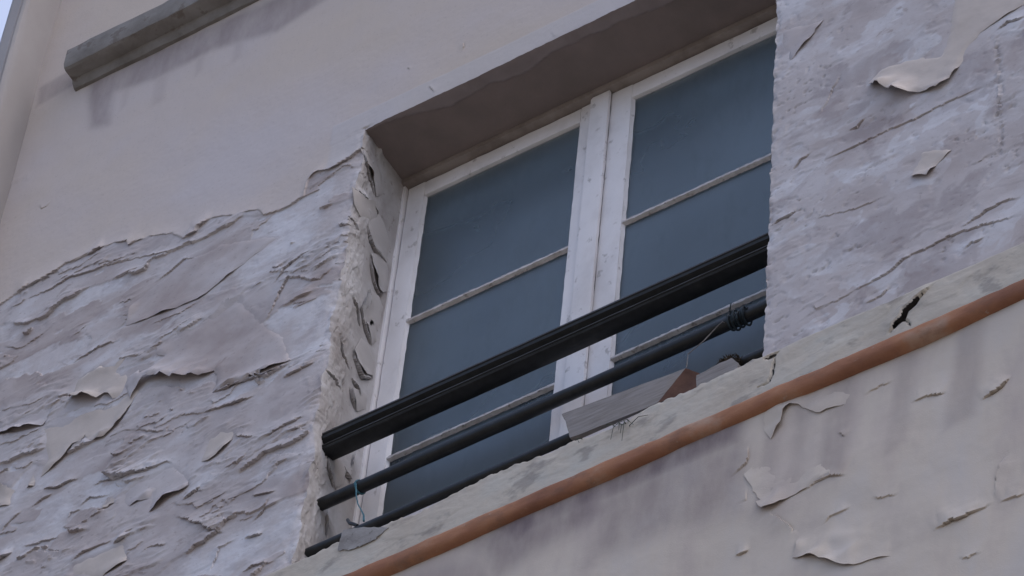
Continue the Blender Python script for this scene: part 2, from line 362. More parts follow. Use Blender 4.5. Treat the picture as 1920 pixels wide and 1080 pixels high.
E_LEFT = [  # (zoom, points, lift m, width m)
    (ZA, [(60, 660), (170, 600), (300, 545), (400, 480), (520, 450), (640, 400), (760, 350), (840, 348)], .004, .03),
    (ZA, [(1490, 750), (1540, 640), (1600, 510), (1620, 485), (1680, 485), (1750, 500), (1800, 490), (1860, 440), (1900, 425)], .006, .05),
    (ZA, [(1310, 1080), (1470, 1035), (1600, 980), (1650, 960)], .008, .05), (ZA, [(1600, 1050), (1640, 1030), (1700, 1000), (1780, 960)], .011, .05),
    (ZA, [(400, 970), (470, 920), (560, 870), (690, 830)], .004, .03), (ZA, [(840, 755), (900, 725), (1000, 690), (1140, 610)], .003, .02),
    (ZA, [(1440, 535), (1330, 600), (1250, 640), (1210, 690), (1150, 725), (1075, 785)], .004, .03),
    (ZA, [(860, 520), (950, 460), (1040, 380), (1160, 370)], .003, .03), (ZA, [(1540, 520), (1600, 440), (1700, 360), (1790, 320)], .005, .03),
    (ZA, [(0, 870), (120, 880), (220, 820), (300, 760)], .003, .03), (ZA, [(450, 470), (600, 420), (760, 380), (960, 340), (1100, 280), (1260, 220)], .003, .025),
    (ZBq, [(640, 290), (720, 260), (850, 270), (960, 270), (1050, 230), (1120, 170)], .005, .035),
    (ZBq, [(1130, 178), (1250, 130), (1350, 100), (1440, 75)], .009, .04), (ZBq, [(1195, 47), (1240, 40), (1310, 0), (1380, -30)], .011, .05),
    (ZBq, [(1450, 325), (1530, 285), (1620, 230), (1725, 180)], .009, .05), (ZBq, [(515, 575), (600, 540), (720, 515), (850, 480), (940, 440), (980, 460)], .007, .04),
    (ZBq, [(240, 585), (330, 575), (400, 540), (450, 530)], .008, .03), (ZBq, [(1035, 660), (1080, 620), (1135, 585)], .006, .03),
    (ZBq, [(470, 780), (560, 720), (640, 680)], .006, .04), (ZBq, [(980, 750), (1050, 755), (1130, 780), (1200, 820), (1260, 840)], .010, .05),
    (ZBq, [(640, 905), (680, 875), (715, 868)], .013, .03), (ZBq, [(400, 1010), (480, 950), (560, 910), (660, 880)], .005, .03),
    (ZBq, [(0, 840), (60, 770), (130, 710)], .007, .04), (ZBq, [(-40, 1000), (0, 985), (70, 945)], .010, .04), (ZBq, [(790, 960), (850, 920), (940, 900)], .006, .03),
    (ZBq, [(1420, 630), (1490, 620), (1560, 600)], .006, .02), (ZBq, [(1410, 780), (1470, 720), (1520, 640)], .005, .02), (ZBq, [(1370, 865), (1430, 845), (1480, 840)], .008, .03),
    (ZBq, [(1180, 1060), (1230, 920), (1340, 860)], .004, .03), (ZBq, [(170, 700), (230, 650), (300, 620)], .005, .03), (ZBq, [(700, 350), (760, 330), (830, 295)], .008, .03),
    (ZBq, [(120, 920), (250, 880), (350, 860)], .004, .02), (ZBq, [(1340, 1080), (1430, 1020), (1560, 1000)], .006, .03), (ZBq, [(380, 770), (400, 720), (460, 710)], .004, .02),
    (ZBq, [(440, 700), (500, 640), (640, 620)], .004, .03), (ZBq, [(1320, 290), (1400, 300), (1440, 300)], .006, .02), (ZBq, [(1260, 480), (1350, 450), (1400, 380)], .005, .03),
]
E_RIGHT = [
    (ZC, [(620, 970), (760, 910), (960, 820), (1120, 745), (1300, 665), (1480, 580), (1640, 510), (1740, 480)], .005, .03), (ZC, [(1760, 180), (1830, 120), (1940, 85)], .007, .04),
    (ZC, [(920, 735), (980, 710), (1030, 655)], .006, .03), (ZC, [(750, 670), (800, 590), (850, 480), (900, 400)], .003, .04), (ZC, [(620, 960), (650, 900), (730, 850)], .005, .03),
    (ZC, [(1600, 945), (1680, 900), (1740, 860)], .003, .02),
    (ZE, [(215, 810), (330, 730), (450, 670), (560, 610), (690, 540), (760, 475), (880, 420), (960, 375), (1070, 335), (1150, 310), (1340, 258)], .006, .04),
    (ZE, [(1020, 330), (1080, 300), (1160, 240), (1240, 195), (1330, 180)], .006, .04), (ZE, [(240, 300), (380, 270), (500, 240), (620, 195), (705, 170)], .003, .02),
    (ZE, [(115, 310), (180, 275), (250, 235)], .009, .04), (ZE, [(1045, 435), (1080, 400), (1150, 370)], .005, .03), (ZE, [(560, 700), (640, 660), (700, 600)], .004, .03),
    (ZE, [(300, 700), (340, 715), (400, 690)], .004, .02),
]
E_LOW = [
    (ZD, [(1210, 155), (1280, 125), (1350, 112), (1410, 102)], .008, .08), (ZD, [(1590, 150), (1640, 110), (1700, 75), (1750, 20)], .010, .08),
    (ZD, [(640, 630), (740, 572), (800, 545), (880, 545)], .008, .09), (ZD, [(625, 855), (560, 820), (510, 780), (455, 735)], .006, .05),
    (ZD, [(1340, 850), (1430, 800), (1540, 750), (1660, 690)], .011, .10), (ZD, [(1740, 430), (1700, 480), (1670, 560), (1664, 680)], .005, .06),
    (ZD, [(1690, 690), (1760, 660), (1830, 636)], .009, .08), (ZD, [(270, 970), (300, 955), (350, 932)], .008, .05), (ZD, [(755, 810), (790, 760), (900, 715)], .006, .05),
    (ZD, [(250, 560), (340, 480), (350, 380)], .004, .05), (ZD, [(1000, 670), (1080, 660), (1160, 640)], .004, .05), (ZD, [(1460, 1000), (1520, 985), (1600, 960)], .006, .05),
    (ZD, [(950, 105), (1050, 55), (1120, 30)], .005, .05), (ZD, [(820, 315), (850, 315), (870, 335)], .006, .03), (ZD, [(290, 700), (330, 680), (345, 600)], .003, .05),
]
# free standing flakes: outline in photo pixels through a zoom, lifted edges [(points, lift m, width m)]
FLAKES = [
    ('curled', M_FLAKE2, ZG, [(608, 800), (640, 740), (690, 690), (720, 640), (850, 628), (990, 640), (1060, 628), (1130, 622), (1200, 598), (1255, 570), (1275, 600), (1262, 680), (1240, 738), (1310, 715), (1400, 680), (1500, 645), (1620, 605), (1740, 550), (1850, 488),
        (1800, 300), (1700, 240), (1560, 120), (1440, 10), (1350, 70), (1250, 150), (1180, 170), (1080, 250), (1020, 262), (962, 262), (965, 300), (900, 335), (815, 385), (820, 440), (868, 452), (800, 500), (770, 570), (700, 600), (660, 560), (600, 600), (560, 590), (570, 680), (585, 740)],
        [([(608, 800), (690, 690), (720, 640), (850, 628), (990, 640), (1130, 622), (1255, 570)], .030, .10), ([(1240, 738), (1400, 680), (1620, 605), (1850, 488)], .012, .06), ([(962, 262), (815, 385), (868, 452)], .010, .05)]),
    ('curled', M_FLAKE, ZG, [(125, 775), (150, 795), (215, 803), (280, 790), (350, 790), (390, 745), (440, 755), (470, 790), (520, 760), (560, 700), (600, 600), (560, 560), (540, 590), (490, 560), (560, 470), (520, 490), (480, 530), (430, 540), (400, 545), (360, 530), (330, 570), (250, 600), (200, 630), (165, 670), (160, 730)],
        [([(125, 775), (215, 803), (350, 790), (390, 745)], .032, .055), ([(390, 745), (440, 755), (470, 790)], .014, .04), ([(560, 470), (430, 540), (330, 570), (200, 630)], .008, .04)]),
    ('long', M_FLAKE2, ZA, [(705, 757), (800, 727), (920, 682), (1000, 652), (1130, 597), (1200, 542), (1280, 477), (1400, 382), (1480, 322), (1575, 258), (1500, 250), (1380, 275), (1250, 290), (1150, 350), (1040, 385), (950, 470), (830, 560), (765, 620), (735, 690)],
        [([(705, 757), (800, 727), (1000, 652), (1130, 597), (1280, 477), (1480, 322)], .008, .04), ([(705, 757), (735, 690), (765, 620)], .012, .025)]),
    ('drooping', M_FLAKE2, ZBq, [(-40, 300), (0, 290), (100, 268), (200, 248), (250, 236), (262, 200), (290, 130), (200, 160), (120, 190), (0, 250), (-40, 270)], [([(-40, 300), (100, 268), (250, 236)], .022, .04)]),
    ('drooping', M_FLAKE, ZBq, [(230, 522), (320, 452), (380, 397), (412, 345), (470, 310), (482, 285), (500, 315), (530, 322), (590, 300), (650, 252), (700, 190), (750, 100), (800, 20), (740, 40), (640, 130), (560, 152), (440, 192), (350, 242), (250, 252), (255, 380), (262, 430), (240, 470)],
        [([(230, 522), (380, 397), (412, 345), (482, 285)], .012, .05), ([(500, 315), (530, 322), (650, 252), (750, 100)], .014, .05), ([(250, 252), (440, 192), (560, 152)], .007, .03)]),
    ('drooping', M_FLAKE2, ZBq, [(735, 692), (780, 662), (840, 652), (850, 630), (862, 605), (845, 700), (848, 722), (900, 692), (955, 640), (1020, 612), (1070, 575), (1040, 500), (980, 470), (930, 475), (860, 530), (780, 560), (700, 620), (690, 680)],
        [([(735, 692), (780, 662), (862, 605)], .011, .035), ([(848, 722), (900, 692), (955, 640), (1070, 575)], .018, .05)]),
    ('small', M_FLAKE, ZBq, [(1140, 438), (1180, 438), (1220, 412), (1270, 370), (1310, 320), (1320, 270), (1240, 270), (1170, 320), (1150, 380)], [([(1140, 438), (1220, 412), (1310, 320)], .012, .04)]),
    ('small', M_FLAKE3, ZBq, [(580, 706), (610, 698), (645, 672), (650, 620), (600, 650), (585, 680)], [([(580, 706), (610, 698), (645, 672)], .013, .02)]),
    ('small', M_FLAKE, ZBq, [(155, 578), (190, 575), (198, 520), (215, 460), (180, 490), (165, 540)], [([(155, 578), (190, 575)], .012, .03)]),
    ('small', M_FLAKE, ZBq, [(580, 1085), (650, 1042), (720, 997), (700, 900), (640, 920), (500, 980), (400, 1030), (410, 1085)], [([(580, 1085), (650, 1042), (720, 997)], .012, .05)]),
    ('small', M_FLAKE, ZBq, [(-40, 690), (0, 692), (50, 682), (80, 600), (20, 575), (-40, 560)], [([(-40, 690), (0, 692), (50, 682)], .008, .03), ([(80, 600), (20, 575), (-40, 560)], .010, .03)]),
    ('hanging', M_FLAKE, ZC, [(1050, 486), (1110, 502), (1165, 520), (1172, 528), (1240, 548), (1320, 526), (1440, 506), (1510, 452), (1560, 372), (1610, 262), (1680, 182), (1780, 112), (1860, 60), (1960, 0), (2040, -60), (1960, -120), (1760, -120), (1530, -60), (1518, 0), (1508, 100), (1505, 160), (1480, 240), (1455, 315), (1340, 322), (1250, 340), (1120, 385), (1060, 450)],
        [([(1050, 486), (1110, 502), (1240, 548), (1320, 526)], .034, .07), ([(1320, 526), (1440, 506), (1510, 452), (1560, 372)], .016, .06), ([(1610, 262), (1780, 112), (1960, 0)], .005, .03)]),
    ('small', M_FLAKE, ZC, [(1290, 1002), (1340, 998), (1392, 1006), (1425, 940), (1480, 885), (1522, 840), (1420, 836), (1345, 852), (1315, 930)], [([(1290, 1002), (1392, 1006), (1425, 940)], .018, .04), ([(1425, 940), (1522, 840)], .006, .03)]),
    ('small', M_FLAKE2, ZC, [(548, 282), (600, 300), (608, 334), (662, 282), (722, 212), (762, 152), (800, 104), (720, 132), (640, 142), (552, 170)], [([(608, 334), (662, 282), (722, 212), (800, 104)], .009, .04)]),
    ('split', M_FLAKE3, ZD, [(466, 350), (490, 310), (525, 262), (545, 200), (575, 168), (600, 162), (640, 178), (690, 200), (730, 202), (790, 180), (870, 155), (940, 120), (860, 60), (760, 60), (640, 80), (560, 100), (480, 140), (440, 220), (430, 300)],
        [([(466, 350), (525, 262), (545, 200), (600, 162), (640, 178)], .020, .05), ([(640, 178), (730, 202), (870, 155)], .010, .05)]),
    ('split', M_FLAKE3, ZD, [(325, 540), (360, 592), (385, 640), (402, 668), (415, 684), (398, 688), (410, 710), (432, 732), (450, 730), (500, 710), (580, 662), (660, 617), (740, 575), (790, 550), (800, 470), (700, 420), (600, 400), (480, 430), (400, 470)],
        [([(398, 688), (432, 732), (500, 710), (580, 662)], .020, .09), ([(325, 540), (360, 592), (415, 684)], .008, .06), ([(580, 662), (660, 617), (790, 550)], .007, .06)]),
    ('hanging', M_FLAKE3, ZD, [(588, 985), (640, 988), (700, 992), (745, 1002), (800, 1022), (850, 1036), (920, 1036), (960, 1022), (1000, 1006), (1050, 995), (1110, 985), (1250, 960), (1300, 880), (1180, 820), (1000, 800), (850, 780), (720, 820), (640, 850), (605, 890), (612, 940)],
        [([(588, 985), (700, 992), (850, 1036), (920, 1036)], .026, .10), ([(920, 1036), (1000, 1006), (1110, 985)], .008, .06), ([(605, 890), (612, 940), (588, 985)], .012, .06)]),
]

# ------------------------------------------------------------------ the facade wall
def lines(parts):
    out = []
    for a, b, s in parts: out.append(np.linspace(a, b, max(2, int(round((b - a) / s)) + 1))[:-1])
    return np.concatenate(out + [np.array([parts[-1][1]])])
GX = lines([(-5.55, -5.50, .005), (-5.50, XL, .0031), (XL, XR, .0033), (XR, -2.36, .0031), (-2.36, -2.0, .012), (-2.0, 1.6, .15)])
GZ = lines([(-0.01, 7.5, .5), (7.5, 8.1, .03), (8.1, ZB, .004), (ZB, ZT, .0038), (ZT, 11.35, .0042), (11.35, 12.75, .012), (12.75, 14.5, .1)])
nx, nz = len(GX), len(GZ); X2, Z2 = np.meshgrid(GX, GZ); shp = X2.shape
iL, iR = np.argmin(abs(GX - XL)), np.argmin(abs(GX - XR)); jB, jT = np.argmin(abs(GZ - ZB)), np.argmin(abs(GZ - ZT))
fine = sstep(-5.55, -5.5, X2) * (1 - sstep(-2.36, -2.1, X2)) * sstep(7.6, 8.0, Z2)
# masks
tear_ref = refine(TEAR, .014, .003)
TEARPOLY = [(-5.75, tear_ref[0][1])] + tear_ref + [(XL + .03, 14.6), (-5.75, 14.6)]
above = np.zeros(shp, np.float32); msk = X2 < XL + .02
sdt = np.full(shp, -1.0, np.float32)
J, I = window_of(GX, GZ, TEARPOLY, .2)
px, pz = np.meshgrid(GX[I], GZ[J]); sdt[J, I] = np.sign(poly_sd(px, pz, TEARPOLY)) * np.minimum(seg_dist(px, pz, tear_ref)[0], .49)
sdt = np.where((X2 > XL + .005) & (Z2 > ZT - .002), .5, sdt)
rp = np.array([P(1457, 0), P(1462, -60)])
upper_right = (Z2 > 11.35) & (X2 > XR)
sdt = np.where(upper_right, .5, np.where((X2 >= XR - .001) & (Z2 <= 11.35), -1, sdt))
coat_up = sstep(-.0015, .0015, sdt)
lowm = 1 - sstep(9.06, 9.10, Z2)
leftm = (1 - coat_up) * (X2 < XL + .01) * (1 - lowm); rightm = (1 - coat_up) * (X2 > XR - .01) * (1 - lowm)
quiet = np.zeros(shp, np.float32)
for _, _, zo, out, _ in FLAKES:
    quiet = np.maximum(quiet, poly_mask(GX, GZ, shp, tr(*zo, out), .012))
# relief
H = .0035 * fbm(X2 * 2.3, Z2 * 2.3, 3, 1) + .0007 * fbm(X2 * 16, Z2 * 16, 3, 2)
wx = X2 + .05 * fbm(X2 * 5, Z2 * 6, 3, 31); wz = Z2 + .03 * fbm(X2 * 5, Z2 * 6, 3, 37)
amp = leftm * 1.0 + rightm * .12
OV = (np.zeros(shp), np.zeros(shp))
def layer(fx, fz, thr, thick, lip, seed, wlip=.012, o=5):
    Fv = fbm(wx * fx + wz * fx * .12, wz * fz, o, seed, .52)
    gz_, gx_ = np.gradient(Fv); gz_ /= np.maximum(np.gradient(GZ), 1e-4)[:, None]; gx_ /= np.maximum(np.gradient(GX), 1e-4)[None, :]
    gm = np.hypot(gx_, gz_) + .8
    d = (Fv - thr) / gm
    m = sstep(-.0006, .0012, d)
    gate = sstep(-.15, .35, fbm(X2 * 6, Z2 * 7, 2, seed + 50)) * (0.35 + 0.65 * sstep(-.3, .5, gz_ / gm))
    lp_ = m * lip * gate * np.exp(-np.maximum(d, 0) / wlip); k_ = 1.1 * lp_ * np.exp(-np.maximum(d, 0) / .008) * amp * (1 - quiet)
    OV[0][...] -= k_ * gx_ / gm; OV[1][...] -= k_ * gz_ / gm
    return m, m * thick + lp_
m1, h1 = layer(1.6, 3.8, .0, .0024, .0095, 61, .034, 6)
m2, h2 = layer(2.6, 6.0, .12, .0016, .0060, 71, .024, 5)
q = 1 - quiet
m3, h3 = layer(9, 20.0, .34, .0007, .0030, 81, .009)

sheet = np.maximum(m1, m2); sheet = np.maximum(sheet, quiet)
lz = leftm + rightm * .12
H += lz * q * (h1 + h2 * .55) + (leftm + .1 * rightm) * q * h3 * .15 * (1 - .7 * m1)
bareq = (leftm * .8 + rightm * .28) * (1 - sheet * .85)
H += bareq * (.0010 * fbm(X2 * 26, Z2 * 34, 4, 97, .6) + .0010 * np.abs(fbm(X2 * 60, Z2 * 70, 2, 99)))
edgeband = np.exp(-np.maximum(X2 - XR, 0) / .05) * (X2 > XR - .01)
clus = np.maximum(edgeband, sstep(.15, .4, fbm(X2 * 4, Z2 * 5, 3, 191)) * (X2 > XR)) * (1 - lowm) * (1 - coat_up)
pit = sstep(.28, .5, fbm(X2 * 46, Z2 * 50, 3, 193)); H -= clus * q * pit * .0032
pit2 = sstep(.44, .58, fbm(X2 * 22, Z2 * 26, 2, 197)); H -= (leftm * .5 + rightm * .8) * q * pit2 * .0018
# repaired seam: a rough vertical scar on the right
sx, s0 = P(1870, 65); _, s1 = P(1868, 300)
scar = np.exp(-((X2 - sx - .012 * fbm(Z2 * 9, Z2 * 0 + 3, 3, 5)) / .008) ** 2) * sstep(s1 - .02, s1 + .04, Z2) * (1 - sstep(s0 - .04, s0 + .02, Z2))
H += scar * (-.001 + .009 * fbm(X2 * 60, Z2 * 75, 4, 6, .6))
# lower wall: blistered coat
blist = fbm(X2 * 3.4, Z2 * 3.8, 4, 111)
H += lowm * sstep(-3.6, -2.9, X2) * (.009 * fbm(X2 * 2.2, Z2 * 2.5, 2, 111) + .0025 * np.abs(fbm(X2 * 4.5, Z2 * 5.0, 2, 117)))
for zo, pts, lf, wd in E_LEFT: lift_edge(GX, GZ, H, tr(*zo, pts), lf * 1.4, wd, over=OV)
for zo, pts, lf, wd in E_RIGHT: lift_edge(GX, GZ, H, tr(*zo, pts), lf * .8, wd, groove=1.0, over=OV)
for zo, pts, lf, wd in E_LOW: lift_edge(GX, GZ, H, tr(*zo, pts), lf * .8, wd, over=OV)
for pts in ([(870, 95), (868, 84), (873, 76)], [(805, 160), (812, 168), (816, 175)], [(764, 128), (770, 132)], [(1032, 62), (1045, 70)], [(12, 347), (35, 339), (56, 333)], [(73, 386), (80, 392), (88, 387), (100, 375)]): lift_edge(GX, GZ, H, [P(*p) for p in pts], .003, .02, over=OV)
# the upper coat and its lifted torn edge
tl = .35 + .65 * sstep(-.2, .35, fbm(X2 * 7, Z2 * 3, 3, 121))
tl = np.clip(tl * (.85 + .5 * pnoise(X2 * 22, Z2 * 9, 123)), .28, 1.3)
lipT = .0145 * tl * np.exp(-np.maximum(sdt, 0) / .024) * (X2 < XL + .02) * (sdt < .4) * coat_up
H = H + coat_up * .0016 + lipT
OV[1][...] -= 1.2 * lipT * np.exp(-np.maximum(sdt, 0) / .012)
grit = fbm(X2 * 70, Z2 * 70, 2, 131)
H += fine * coat_up * .0003 * grit
# lintel render strip (slightly thicker patch above the opening)
strip = sstep(-.003, .003, ZT + .085 - Z2 + .004 * fbm(X2 * 6, Z2 * 0, 2, 3)) * (Z2 > ZT - .001) * sstep(XL - .11, XL - .10, X2) * coat_up
H += strip * .0007
# broken corners of the opening
edgeL = np.exp(-np.abs(X2 - XL) / .018) * (Z2 < ZT + .01) * (Z2 > ZB - .02); edgeR = np.exp(-np.abs(X2 - XR) / .016) * (Z2 > ZB - .02) * (Z2 < ZT + .4)
H += edgeL * (-.004 + .013 * fbm(X2 * 16, Z2 * 9, 5, 141, .6)) + edgeR * (-.002 + .006 * fbm(X2 * 30, Z2 * 22, 5, 143))
edgeT = np.exp(-np.abs(Z2 - ZT) / .012) * (X2 > XL) * (X2 < XR)
H += edgeT * (.0016 * fbm(X2 * 18, Z2 * 20, 4, 147) - .001)
H *= np.maximum(fine, .15)
H = np.where((Z2 > 9.075) & (Z2 < 9.19), -.07, H)
CO = np.stack([X2 + OV[0] * fine, -H, Z2 + OV[1] * fine], -1).astype(np.float64)
# corner wander in the plane of the wall
zc = GZ
cl = .016 * fbm(zc * 4, zc * 0, 4, 151) + .007 * fbm(zc * 17, zc * 0 + 9, 4, 153)
cr = .004 * fbm(zc * 6, zc * 0 + 4, 4, 155) + .003 * fbm(zc * 40, zc * 0 + 2, 3, 157)
ct = .0016 * fbm(GX * 6, GX * 0 + 7, 4, 159) + .0018 * fbm(GX * 40, GX * 0 + 1, 3, 161)
inz = ((GZ > ZB - .1) * sstep(0, .05, GZ - ZB + .1) * (1 - sstep(ZT - .05, ZT, GZ)))
CO[..., 0] += (cl * inz)[:, None] * np.exp(-np.abs(GX - XL) / .03)[None, :] + (cr * inz)[:, None] * np.exp(-np.abs(GX - XR) / .03)[None, :]
inx = sstep(XL, XL + .05, GX) * (1 - sstep(XR - .05, XR, GX))
CO[..., 2] += (ct * inx)[None, :] * np.exp(-np.abs(GZ - ZT) / .02)[:, None]
# paint masks: coat, chalk, grime with some painted shade, lower
fr_ = fbm(wx * 3.4, wz * 3.9, 5, 177, .58); patch = np.maximum(sstep(.07, .10, fr_), .55 * sstep(.0, .03, fbm(wx * 8, wz * 9, 4, 179)))
worn = sstep(.02, .30, fbm(wx * 3.0, wz * 5.0, 5, 181, .6)) * .75
chalk = np.maximum((1 - sheet), worn * (1 - quiet)) * leftm + (1 - .85 * patch) * rightm
coatm = np.maximum(coat_up, lowm)
chalk = np.maximum(chalk, strip); chalk = np.maximum(chalk, coat_up * (Z2 < ZT + .085) * sstep(XL - .11, XL - .09, X2))
grime_shade = np.zeros(shp, np.float32)
def stain_shade(pts, feather, k):
    global grime_shade
    grime_shade = np.maximum(grime_shade, k * poly_mask(GX, GZ, shp, [P(*p) for p in pts], feather))
stain_shade([(165, 150), (290, 95), (480, 15), (560, -20), (600, -60), (610, 0), (520, 60), (400, 95), (330, 130), (290, 150), (215, 175), (205, 235), (170, 240)], .022, .62)
stain_shade([(75, 165), (135, 130), (140, 160), (70, 200)], .012, .5)  # dirty scar beside the ledge end, with its soft cast shadow painted in
stain_shade([(900, 980), (1000, 935), (1130, 880), (1240, 820), (1360, 770), (1400, 760), (1385, 830), (1300, 870), (1150, 930), (1000, 1000), (960, 1040)], .04, 1.0)
stain_shade([(880, 1010), (1000, 950), (1130, 900), (1150, 960), (1010, 1030), (930, 1085)], .05, .8)
stain_shade([(1130, 930), (1290, 850), (1400, 830), (1390, 960), (1250, 1000), (1100, 1060)], .05, .6)
stain_shade([(1290, 800), (1395, 755), (1398, 840), (1388, 905), (1300, 930)], .012, .45)
stain_shade([(560, 1130), (760, 1080), (900, 1040), (940, 1090), (700, 1180)], .04, .5)
for a_, b_ in ((300, 22), (380, 14), (240, 12), (450, 18), (520, 12)):
    y_ = 182 - .49 * (a_ - 120); stain_shade([(a_, y_), (a_ + b_, y_ - 9), (a_ + b_ - 14, y_ + 50 + b_ * 2), (a_ - 14, y_ + 62 + b_ * 2)], .014, .22)
stain_shade([(600, 1090), (900, 960), (1400, 745), (1900, 545), (1900, 575), (1400, 785), (900, 1000), (700, 1090)], .02, .4)  # darker strip running just below the moulding
for a_, b_, k_ in ((1440, 30, .3), (1560, 45, .35), (1690, 30, .25), (1800, 50, .3), (1500, 20, .25)):
    y_ = 1370 - .44 * a_; stain_shade([(a_, y_), (a_ + b_, y_ - 20), (a_ + b_ - 20, y_ + 200), (a_ - 30, y_ + 230)], .018, k_ * 1.25)
grime_shade = np.maximum(grime_shade, rightm * .42 * sstep(.05, .28, fbm(wx * 4.2, wz * 4.6, 6, 183, .62)) + leftm * .22 * sstep(.15, .35, fbm(wx * 6, wz * 7, 5, 185, .6)) * (1 - quiet))
mask = np.stack([coatm, chalk, grime_shade, lowm * (Z2 < 9.1)], -1)
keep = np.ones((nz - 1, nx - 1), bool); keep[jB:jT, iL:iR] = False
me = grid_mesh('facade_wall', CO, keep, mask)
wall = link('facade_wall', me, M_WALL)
tag(wall, 'rendered facade wall with flaking lilac grey paint around the window opening', 'wall')

# ------------------------------------------------------------------ free paint flakes (parts of the wall)
def wall_h(x, z):
    i = np.clip(np.searchsorted(GX, x), 1, nx - 1); j = np.clip(np.searchsorted(GZ, z), 1, nz - 1); return H[j, i]
def flake(kind, mat, zo, out, lifts, seed):
    poly = refine(tr(*zo, out), .009, .0022); r = random.Random(seed)
    xs = [p[0] for p in poly]; zs = [p[1] for p in poly]; st = .0085
    gx = np.arange(min(xs), max(xs), st); gz = np.arange(min(zs), max(zs), st)
    a, b = np.meshgrid(gx, gz); a = a + rng.uniform(-.3, .3, a.shape) * st; b = b + rng.uniform(-.3, .3, b.shape) * st
    ok = poly_sd(a, b, poly) > st * .6
    pts = [Vector(p) for p in poly] + [Vector((u, v)) for u, v in zip(a[ok], b[ok])]; n = len(poly)
    vs, _, fs, _, _, _ = delaunay_2d_cdt(pts, [], [list(range(n))], 1, 1e-5)
    v = np.array([(p.x, p.y) for p in vs]); x, z = v[:, 0], v[:, 1]
    base = wall_h(x, z)
    h = np.zeros(len(x)); dx = np.zeros(len(x)); dz = np.zeros(len(x))
    for lp, lf, wd in lifts:
        lp = tr(*zo, lp); d, s, run = seg_dist(x, z, lp)
        tp = .25 + .75 * np.clip(np.minimum(run, 1 - run) / .25, 0, 1)
        if mat is M_FLAKE3: wd *= 2.2; lf *= .62
        k = np.clip(1 - d / wd, 0, 1) ** (3.2 if mat is M_FLAKE3 else 1.8) * tp * (.8 + .5 * pnoise(x * 25, z * 25, seed))
        h = np.maximum(h, lf * k)
    # the lifted lip curls back over itself a little
    sl_ = mat is M_FLAKE3; sh_ = mat is M_FLAKE2
    de = poly_sd(x, z, poly)
    h += (-.0008 if sl_ else -.0014 + .0034 * sstep(0, .012, de)) + (.0 if sl_ else 1) * .0012 * fbm(x * 14, z * 14, 3, seed) + .0006 * fbm(x * 50, z * 50, 2, seed + 3)
    h = base + h
    V = [(x[i], -h[i], z[i]) for i in range(len(x))]; N = len(V)
    V2 = [(x[i] + rng.uniform(-.0004, .0004), -h[i] + .0009, z[i] + .0003) for i in range(N)]
    bm = bmesh.new(); A = [bm.verts.new(p) for p in V]; B = [bm.verts.new(p) for p in V2]
    ec = {}
    for f in fs:
        for e in zip(f, list(f[1:]) + [f[0]]): ec[tuple(sorted(e))] = ec.get(tuple(sorted(e)), 0) + 1
    for f in fs:
        q1 = bm.faces.new([A[i] for i in f]); q1.smooth = True
        q2 = bm.faces.new([B[i] for i in reversed(f)]); q2.material_index = 1; q2.smooth = True
    for (i, j), c in ec.items():
        if c == 1: bm.faces.new((A[i], A[j], B[j], B[i]))
    o = bm_obj('paint_flake', bm, [M_WALL if sl_ or sh_ else mat, M_UNDER], wall)
    if sl_ or sh_:
        at = o.data.color_attributes.new('mask', 'FLOAT_COLOR', 'POINT'); at.data.foreach_set('color', np.tile(np.array([1, 0, 0, 1] if sl_ else [0, 0, 0, 0], np.float32), len(o.data.vertices)))
    o.data.set_sharp_from_angle(angle=math.radians(60))
    return o
for k, (kind, mat, zo, out, lifts) in enumerate(FLAKES): flake(kind, mat, zo, out, lifts, 200 + k * 7)

# ------------------------------------------------------------------ sides and underside of the opening (parts of the wall)
def reveal(name, icol, xs, sgn, jy, edges, seed):
    ny = len(jy); zsel = GZ[jB - 30:jT + 1]; nzv = len(zsel)
    Yg, Zg = np.meshgrid(jy, zsel)
    Hh = .0025 * fbm(Yg * 6, Zg * 4, 3, seed) + .0009 * fbm(Yg * 30, Zg * 20, 3, seed + 1)
    outer = 1 - sstep(.05, .10, Yg + .02 * fbm(Yg * 10, Zg * 7, 3, seed + 2))
    Fv = fbm(Yg * 22 + .3 * Zg, Zg * 9, 4, seed + 3); Hh += outer * (sstep(0, .03, Fv) * .003 + .008 * np.abs(fbm(Yg * 30, Zg * 12, 4, seed + 4, .6)))
    OJ = (np.zeros(Yg.shape), np.zeros(Yg.shape))
    for zo, pts, lf, wd in edges:
        lift_edge(jy, zsel, Hh, [PJ(zo[0][0] + a * zo[1], zo[0][1] + b * zo[1], xs) for a, b in pts], lf * 1.7, wd * 1.3, groove=1.0, gw=.0055, over=OJ)
    C = np.zeros((nzv, ny, 3)); base = CO[jB - 30:jT + 1, icol]
    bl = np.exp(-Yg / .025)
    C[..., 0] = xs + sgn * Hh * (1 - np.exp(-Yg / .006)) + (base[:, 0] - xs)[:, None] * bl
    C[..., 1] = np.maximum(Yg + OJ[0] * 1.2, Yg * .4) + base[:, 1][:, None] * bl
    C[..., 2] = Zg + OJ[1] + (base[:, 2] - zsel)[:, None] * bl
    if sgn < 0: C = C[:, ::-1]
    k = np.ones((nzv - 1, ny - 1), bool)
    return link(name, grid_mesh(name, C, k), M_REVEAL, wall)
JY = np.linspace(0, DEPTH + .07, 150)
